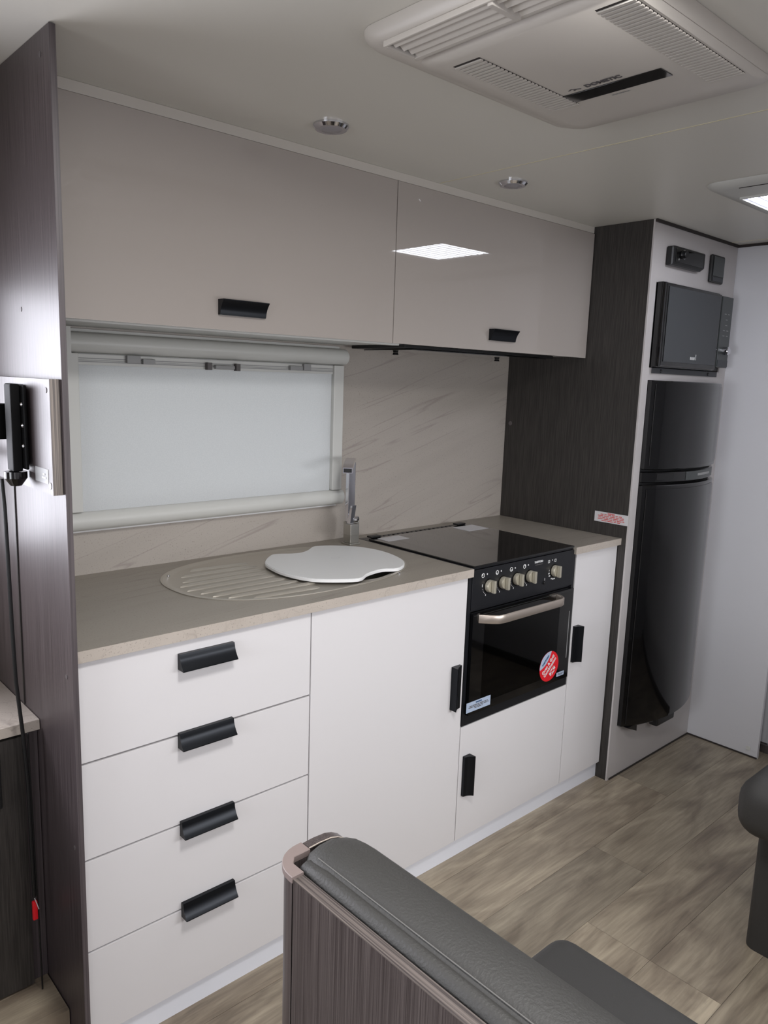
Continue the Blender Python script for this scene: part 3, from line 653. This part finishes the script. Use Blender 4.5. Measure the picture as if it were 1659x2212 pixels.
fr = empty('fridge', (2.19, .15, .2), 'tall black glossy two door fridge with a silver badge between the doors', 'fridge')
FX0, FX1 = 1.932, 2.452
def fprof(x0, x1, off=0, n=20, thick=.03):
    out = []
    for k in range(n+1):
        x = x0+(x1-x0)*k/n; t = (x-FX0)/(FX1-FX0)
        out.append((x, -.050-.062*(math.sin(math.pi*min(max(t, 0), 1))**.75)-off))
    return out
def fdoor(name, z0, z1, parent, off=0, x0=FX0, x1=FX1, m='black_gloss', back=-.0365, bev=.003):
    p = fprof(x0, x1, off); pts = p+[(x1, back), (x0, back)]
    return make(name, prism(BM(), pts, 'z', z0, z1, bev=bev), m, parent, smooth=40)
make('body', box(BM(), FX0+.002, FX1-.002, -.0363, .38, .205, 1.442), 'black', fr)
f1 = fdoor('lower_door', .2015, 1.087, fr); f2 = fdoor('upper_door', 1.141, 1.4435, fr)
def skin(parent, x0, x1, z0, z1, rr):
    """raised door skin with rounded right corners, following the curve of the door"""
    b = BM(); n = 24; m_ = 8; cols = []
    for k in range(n+1):
        x = x0+(x1-x0)*k/n; e = max(0, x-(x1-rr)); cut = rr-math.sqrt(max(rr*rr-e*e, 0))
        y = fprof(x, x+.001, .0032)[0][1]
        cols.append([(x, y, z0+cut), (x, y, z1-cut)])
    V = [[b.verts.new(q) for q in c] for c in cols]; V2 = [[b.verts.new((q[0], q[1]+.003, q[2])) for q in c] for c in cols]
    for k in range(n):
        b.faces.new((V[k][0], V[k+1][0], V[k+1][1], V[k][1])); b.faces.new((V[k][1], V[k+1][1], V2[k+1][1], V2[k][1])); b.faces.new((V[k][0], V2[k][0], V2[k+1][0], V[k+1][0]))
    b.faces.new((V[n][0], V2[n][0], V2[n][1], V[n][1])); b.faces.new((V[0][0], V[0][1], V2[0][1], V2[0][0]))
    bmesh.ops.remove_doubles(b, verts=b.verts[:], dist=1e-6); bmesh.ops.recalc_face_normals(b, faces=b.faces[:])
    return make('door_skin', b, 'black_gloss', parent, smooth=40)
skin(f1, FX0+.012, FX1-.026, .215, 1.074, .05); skin(f2, FX0+.012, FX1-.026, 1.155, 1.432, .05)
band = fdoor('handle_band', 1.0945, 1.1335, fr, off=-.006)
def band_patch(name, x0, x1, z0, z1, off, m):
    p = fprof(x0, x1, off); q = fprof(x0, x1, off-.001); return make(name, prism(BM(), p+q[::-1], 'z', z0, z1), m, band, smooth=40)
band_patch('grip_plate', 2.13, 2.40, 1.1005, 1.1300, -.0045, 'grey_panel')
band_patch('badge', 2.21, 2.335, 1.1125, 1.1210, -.003, 'grey_plastic')
band_patch('hinge_cap', 1.985, 2.06, 1.106, 1.126, -.0045, 'black')
make('foot_latch', box(BM(), 2.135, 2.27, -.085, -.050, .155, .200, bev=.006), 'black', fr)
make('hinge_foot', prism(BM(), [(1.945, .2005), (2.01, .2005), (2.012, .172)], 'y', -.07, -.05), 'black', fr)

mw = empty('microwave', (2.19, .1, 1.487), 'black built-in microwave with grey window in the housing above the fridge', 'microwave')
make('body', box(BM(), 1.936, 2.448, -.030, .35, 1.490, 1.760), 'black', mw)
make('bezel', box(BM(), 1.9335, 2.352, -.0595, -.0357, 1.4875, 1.7655, bev=.004), 'black_gloss', mw)
wd = make('door', box(BM(), 1.944, 2.348, -.068, -.060, 1.4925, 1.7605, bev=.004), 'black_gloss', mw)
make('window', box(BM(), 1.958, 2.334, -.0705, -.0682, 1.507, 1.7515, bev=.001), 'mw_window', wd)
make('side_strip', box(BM(), 1.9345, 1.9435, -.066, -.060, 1.49, 1.763), 'black_gloss', mw)
pn = make('control_panel', box(BM(), 2.3535, 2.440, -.069, -.0357, 1.502, 1.757, bev=.002), 'grey_panel', mw)
make('lower_button', box(BM(), 2.357, 2.436, -.0715, -.0692, 1.505, 1.529, bev=.001), 'vent_grey', pn)
make('turn_knob', lathe(BM(), [(0, 0), (.016, 0), (.015, -.018), (.0125, -.021), (0, -.021)], (2.398, -.069, 1.563), 'y', 28), 'chrome', pn)
for z, n_ in ((1.695, 2), (1.675, 1), (1.655, 1), (1.636, 2), (1.617, 2)):
    for k in range(n_): make('key_mark', box(BM(), 2.377+.028*k+(.014 if n_ == 1 else 0), 2.392+.028*k+(.014 if n_ == 1 else 0), -.0697, -.0692, z-.001, z+.001), 'grey_plastic', pn)
b = BM()
for k in range(4): prism(b, mark(2.145+.009*k, 1.525, .0055, .009), 'y', -.0710, -.0706)
prism(b, mark(2.183, 1.530, .003, .019), 'y', -.0710, -.0706)
make('logo', b, 'print_white', wd, smooth=0)
mv = empty('vent_strip', (2.18, -.04, 1.467), 'grey metal vent strip with two screws just below the microwave', 'vent')
make('strip', box(BM(), 1.947, 2.428, -.0395, -.0358, 1.4675, 1.4862, bev=.0008), 'vent_grey', mv)
for x in (2.005, 2.355): make('screw', lathe(BM(), [(0, 0), (.006, 0), (.005, -.003), (0, -.003)], (x, -.0396, 1.476), 'y', 12), 'black', mv)

sr = empty('stereo', (2.08, YF, 1.82), 'black stereo unit with a ringed dial at the top of the fridge housing', 'stereo')
b = BM(); prism(b, [(1.9745, 1.8225), (2.180, 1.8225), (2.2055, 1.834), (2.2055, 1.8855), (1.990, 1.8855), (1.9745, 1.8815)], 'y', -.060, YF-.0003, bev=.004)
make('case', b, 'black', sr)
make('face', box(BM(), 1.995, 2.185, -.0625, -.0602, 1.834, 1.878, bev=.001), 'black_gloss', sr)
make('dial', lathe(BM(), [(0, 0), (.013, 0), (.013, -.010), (.011, -.012), (0, -.012)], (2.045, -.0626, 1.862), 'y', 28), 'black', sr)
make('dial_ring', lathe(BM(), [(.0155, 0), (.0155, -.002), (.0135, -.002), (.0135, 0)], (2.045, -.0626, 1.862), 'y', 32), 'chrome', sr)
make('button', lathe(BM(), [(0, 0), (.003, 0), (.003, -.002), (0, -.002)], (2.012, -.0626, 1.843), 'y', 10), 'grey_plastic', sr)
ct = empty('wall_controller', (2.33, YF, 1.8), 'small upright black control unit to the right of the stereo', 'controller')
make('case', box(BM(), 2.2835, 2.382, -.050, YF-.0003, 1.8005, 1.8975, bev=.006), 'black', ct)
make('screen', box(BM(), 2.291, 2.374, -.0520, -.0502, 1.823, 1.891, bev=.001), 'grey_panel', ct)
make('lower_key', box(BM(), 2.293, 2.372, -.0515, -.0502, 1.806, 1.819), 'vent_grey', ct)

# ------------------------------------------------------------------ ceiling fittings
def downlight(x, y, label):
    o = empty('downlight', (x, y, H), label, 'light', 'chrome downlights in the ceiling')
    make('chrome_ring', lathe(BM(), [(.029, -.010), (.034, -.010), (.0395, -.004), (.0395, 0), (.029, 0), (.029, -.010)][:-1], (x, y, H-.0002), 'z', 40), 'chrome', o)
    make('lens', lathe(BM(), [(0, -.004), (.0285, -.004), (.0285, -.0085), (.02, -.012), (0, -.0135)], (x, y, H), 'z', 32), 'lens', o)
    return o
downlight(.607, .028, 'round chrome downlight in the ceiling above the wide wall cupboard'); downlight(1.240, .030, 'round chrome downlight in the ceiling above the cooker end, further from the air conditioner')

ac = empty('air_conditioner', (.645, -.59, H), 'large cream ceiling air conditioner with slatted grilles and black display', 'air conditioner')
def ring(x0, x1, y0, y1, r, z, n=8): return [(p[0], p[1], z) for p in rrect(x0, x1, y0, y1, r, n)]
b = BM()
loft(b, [ring(.348, .945, -.790, -.350, .05, H-.0005), ring(.347, .940, -.792, -.354, .05, H-.010), ring(.351, .925, -.790, -.366, .05, H-.020), ring(.356, .905, -.788, -.385, .045, H-.0265)])
make('frame', b, 'ac', ac, smooth=50)
bay = make('outlet_bay', box(BM(), .362, .420, -.765, -.425, H-.0285, H-.0268), 'dark_gap', ac)
for x in (.363, .381, .398, .412):
    make('louvre', prism(BM(), [(x-.002, H-.0290), (x+.009, H-.0355), (x+.0105, H-.0340), (x, H-.0286)], 'y', -.76, -.43), 'ac', bay)
make('divider', box(BM(), .360, .424, -.634, -.624, H-.040, H-.0285, bev=.002), 'ac', bay)
for a in ((.3565, .3615, -.775, -.418), (.4205, .430, -.775, -.418), (.3615, .4205, -.7755, -.7655), (.3615, .4205, -.4245, -.4165)): make('bay_rim', box(BM(), *a, H-.036, H-.0268, bev=.0015), 'ac', bay)
b = BM()
loft(b, [ring(.446, .912, -.787, -.392, .035, H-.0268), ring(.449, .898, -.785, -.402, .035, H-.033), ring(.456, .860, -.783, -.432, .03, H-.0385)])
cov = make('cover', b, 'ac', ac, smooth=50)
def grille(x0, x1, y0, y1, n):
    bk = make('grille_back', box(BM(), x0, x1, y0, y1, H-.0392, H-.0386), 'dark_gap', cov)
    b = BM(); p = (x1-x0)/n
    for k in range(n): box(b, x0+p*k+p*.42, x0+p*(k+1), y0, y1, H-.0415, H-.0393)
    make('slats', b, 'ac', bk, smooth=0, kind='stuff')
grille(.480, .755, -.507, -.452, 27); grille(.470, .812, -.779, -.722, 33)
dp = make('display', box(BM(), .706, .744, -.692, -.506, H-.0402, H-.0386, bev=.0004), 'black_glass', cov)
lettering('DOMETIC', .0155, (.692, -.595, H-.0392), (0, -1, 0), (-1, 0, 0), 'print_grey', cov, bold=.0005)
b = BM()
for s in (0, 1): prism(b, [(x_-.018, y_-.012) for x_, y_ in ((.7095+.004*s, -.515-.008*s), (.7055+.004*s, -.523-.008*s), (.7095+.004*s, -.531-.008*s), (.7115+.004*s, -.529-.008*s), (.7085+.004*s, -.523-.008*s), (.7115+.004*s, -.517-.008*s))], 'z', H-.0392, H-.0386)
make('emblem', b, 'print_grey', cov, smooth=0)
scribble((.758, -.590, H-.0386), (0, -1, 0), (-1, 0, 0), .035, [1], 'grey_plastic', cov, .006, 12)
for x, y in ((.918, -.43), (.918, -.58)): make('clip_tab', box(BM(), x-.008, x+.008, y-.012, y+.012, H-.023, H-.018, bev=.002), 'white_plastic', ac)

ht = empty('roof_hatch', (1.95, -.6, H), 'white roof hatch with a brightly daylit screen at the right of the ceiling', 'hatch')
fx0, fx1, fy0, fy1 = 1.727, 2.03, -.70, -.383
b = BM()
loft(b, [ring(1.575, 2.20, -.87, -.335, .05, H-.0005), ring(1.58, 2.195, -.865, -.340, .05, H-.008), ring(1.612, 2.16, -.83, -.365, .04, H-.0135)])
make('frame', b, 'white_plastic', ht, smooth=50)
make('slot', box(BM(), 1.618, 1.622, -.50, -.42, H-.0145, H-.0136), 'dark_gap', ht)
b = BM()
for a in ((fx0-.006, fx0, fy0, fy1), (fx1, fx1+.006, fy0, fy1), (fx0-.006, fx1+.006, fy1, fy1+.005), (fx0-.006, fx1+.006, fy0-.005, fy0)): box(b, *a, H-.019, H-.0136)
make('screen_rim', b, 'white_plastic', ht)
scr = make('screen', box(BM(), fx0, fx1, fy0, fy1, H-.0150, H-.0137), 'lit_dim', ht)
for k in range(9):
    y = fy1-.010-.0335*k; make('pleat', box(BM(), fx0+.014, fx1-.014, y-.0205, y, H-.0165, H-.0151), 'lit', scr, smooth=0)

# ------------------------------------------------------------------ dinette
PZ = .773; PX0, PX1 = .034, .051; PYE = -.604
pt = empty('seat_back_panel', (.045, -1.1, 0), 'dark striped woodgrain panel wrapping the back of the near dinette seat', 'panel')
make('side_board', box(BM(), PX0, PX1, -1.70, -.655, 0, PZ), 'wood', pt, smooth=0)
make('top_edge', box(BM(), PX0, PX1, -1.70, -.656, PZ+.0002, PZ+.0016), 'cap_edge', pt)
# curved corner post
def lpost(z0, z1, e=0):
    o = []; R1 = .048
    cx, cy = PX0+R1-e, PYE-R1+e
    out = [(PX0-e, -.657)]
    for k in range(9):
        a = math.radians(180-90*k/8); out.append((PX0-e+R1+R1*math.cos(a), PYE+e-R1+R1*math.sin(a)))
    out += [(.087, PYE+e), (.087, PYE-.019), (PX0+.026, PYE-.0195), (PX1+.0, PYE-.030), (PX1, -.657)]
    return out
make('corner_post', prism(BM(), lpost(0, 0), 'z', 0, PZ-.004), 'wood', pt, smooth=40)
cap = make('corner_cap', prism(BM(), lpost(0, 0, .002), 'z', PZ-.0038, PZ+.006, bev=.0008), 'trim_brown', pt, smooth=40)
pts = [(.0875, 0), (.168, 0), (.168, .735), (.165, .748), (.158, .760), (.149, .769), (.138, .775), (.126, .7785), (.105, .7795), (.0875, .7785)]
make('end_board', prism(BM(), pts, 'y', PYE-.015, PYE, bev=.001), 'wood', pt, smooth=40)
st_ = [(.0875, .7788), (.105, .7798), (.126, .7790), (.138, .7755), (.149, .7695), (.158, .7605)]
b = BM(); prism(b, st_+[(x, z-.0012) for x, z in st_[::-1]], 'y', PYE-.0165, PYE-.0152); make('edge_bead', b, 'trim_edge', pt)
def cushion(name, x0, x1, y0, y1, z0, z1, r, m, parent, seg=6, shrink=.0):
    b = box(BM(), x0, x1, y0, y1, z0, z1, bev=r, seg=seg); return make(name, b, m, parent, smooth=60)
s1 = empty('dinette_seat', (.35, -1.2, 0), 'grey leather dinette seat with padded backrest nearest the camera', 'seat')
b = BM(); rings = []
sec = [(.0580, .30), (.0580, .735), (.0590, .755), (.0655, .775), (.074, .7845), (.095, .790), (.125, .791), (.148, .785), (.165, .770), (.175, .747), (.178, .715), (.178, .30)]
for t, k in ((0, .30), (.004, .55), (.012, .78), (.026, .93), (.045, 1.0), (.08, 1.0)):
    y = -.624-t
    rings.append([(.112+(x-.112)*(k if x > .112 else .55+.45*k), y, .30+(z-.30)*(.965+.035*k)) for x, z in sec])
for y in (-.9, -1.3, -1.70): rings.append([(x, y, z) for x, z in sec])
loft(b, rings); make('backrest', b, 'leather', s1, smooth=60)
b = BM(); make('side_roll', tube(b, [(.067, -.632, .70), (.067, -.634, .755), (.067, -.646, .768), (.067, -.68, .7705), (.066, -1.2, .7705), (.066, -1.69, .7705)], [.008, .011, .0125, .0135, .0135, .0135], 12), 'leather', s1, smooth=60)
sm_ = tube(BM(), [(.0765, -.655, .7858), (.0760, -.9, .7868), (.0760, -1.3, .7868), (.0760, -1.69, .7868)], .0008, 6); make('stitching', sm_, 'stitch', s1)
cushion('seat_cushion', .179, .603, -1.69, -.697, .36, .455, .042, 'leather_dark', s1)
make('base', box(BM(), .205, .56, -1.68, -.73, 0, .359), 'wood_dark', s1, smooth=0)
s2 = empty('dinette_seat', (1.7, -1.2, 0), 'dark grey leather dinette seat with rounded cushion at the right edge, facing the near seat', 'seat')
cushion('seat_cushion', 1.335, 1.80, -1.69, -.690, .335, .485, .055, 'leather_dark', s2)
b = box(BM(), 1.424, 1.78, -1.68, -.7245, 0, .3348, bev=.03, seg=5, edges=lambda e: abs(e.verts[0].co.z-e.verts[1].co.z) > .1)
make('base', b, 'leather_dark', s2, smooth=40)
cushion('backrest', 1.70, 1.82, -1.69, -.66, .476, .80, .045, 'leather_dark', s2)
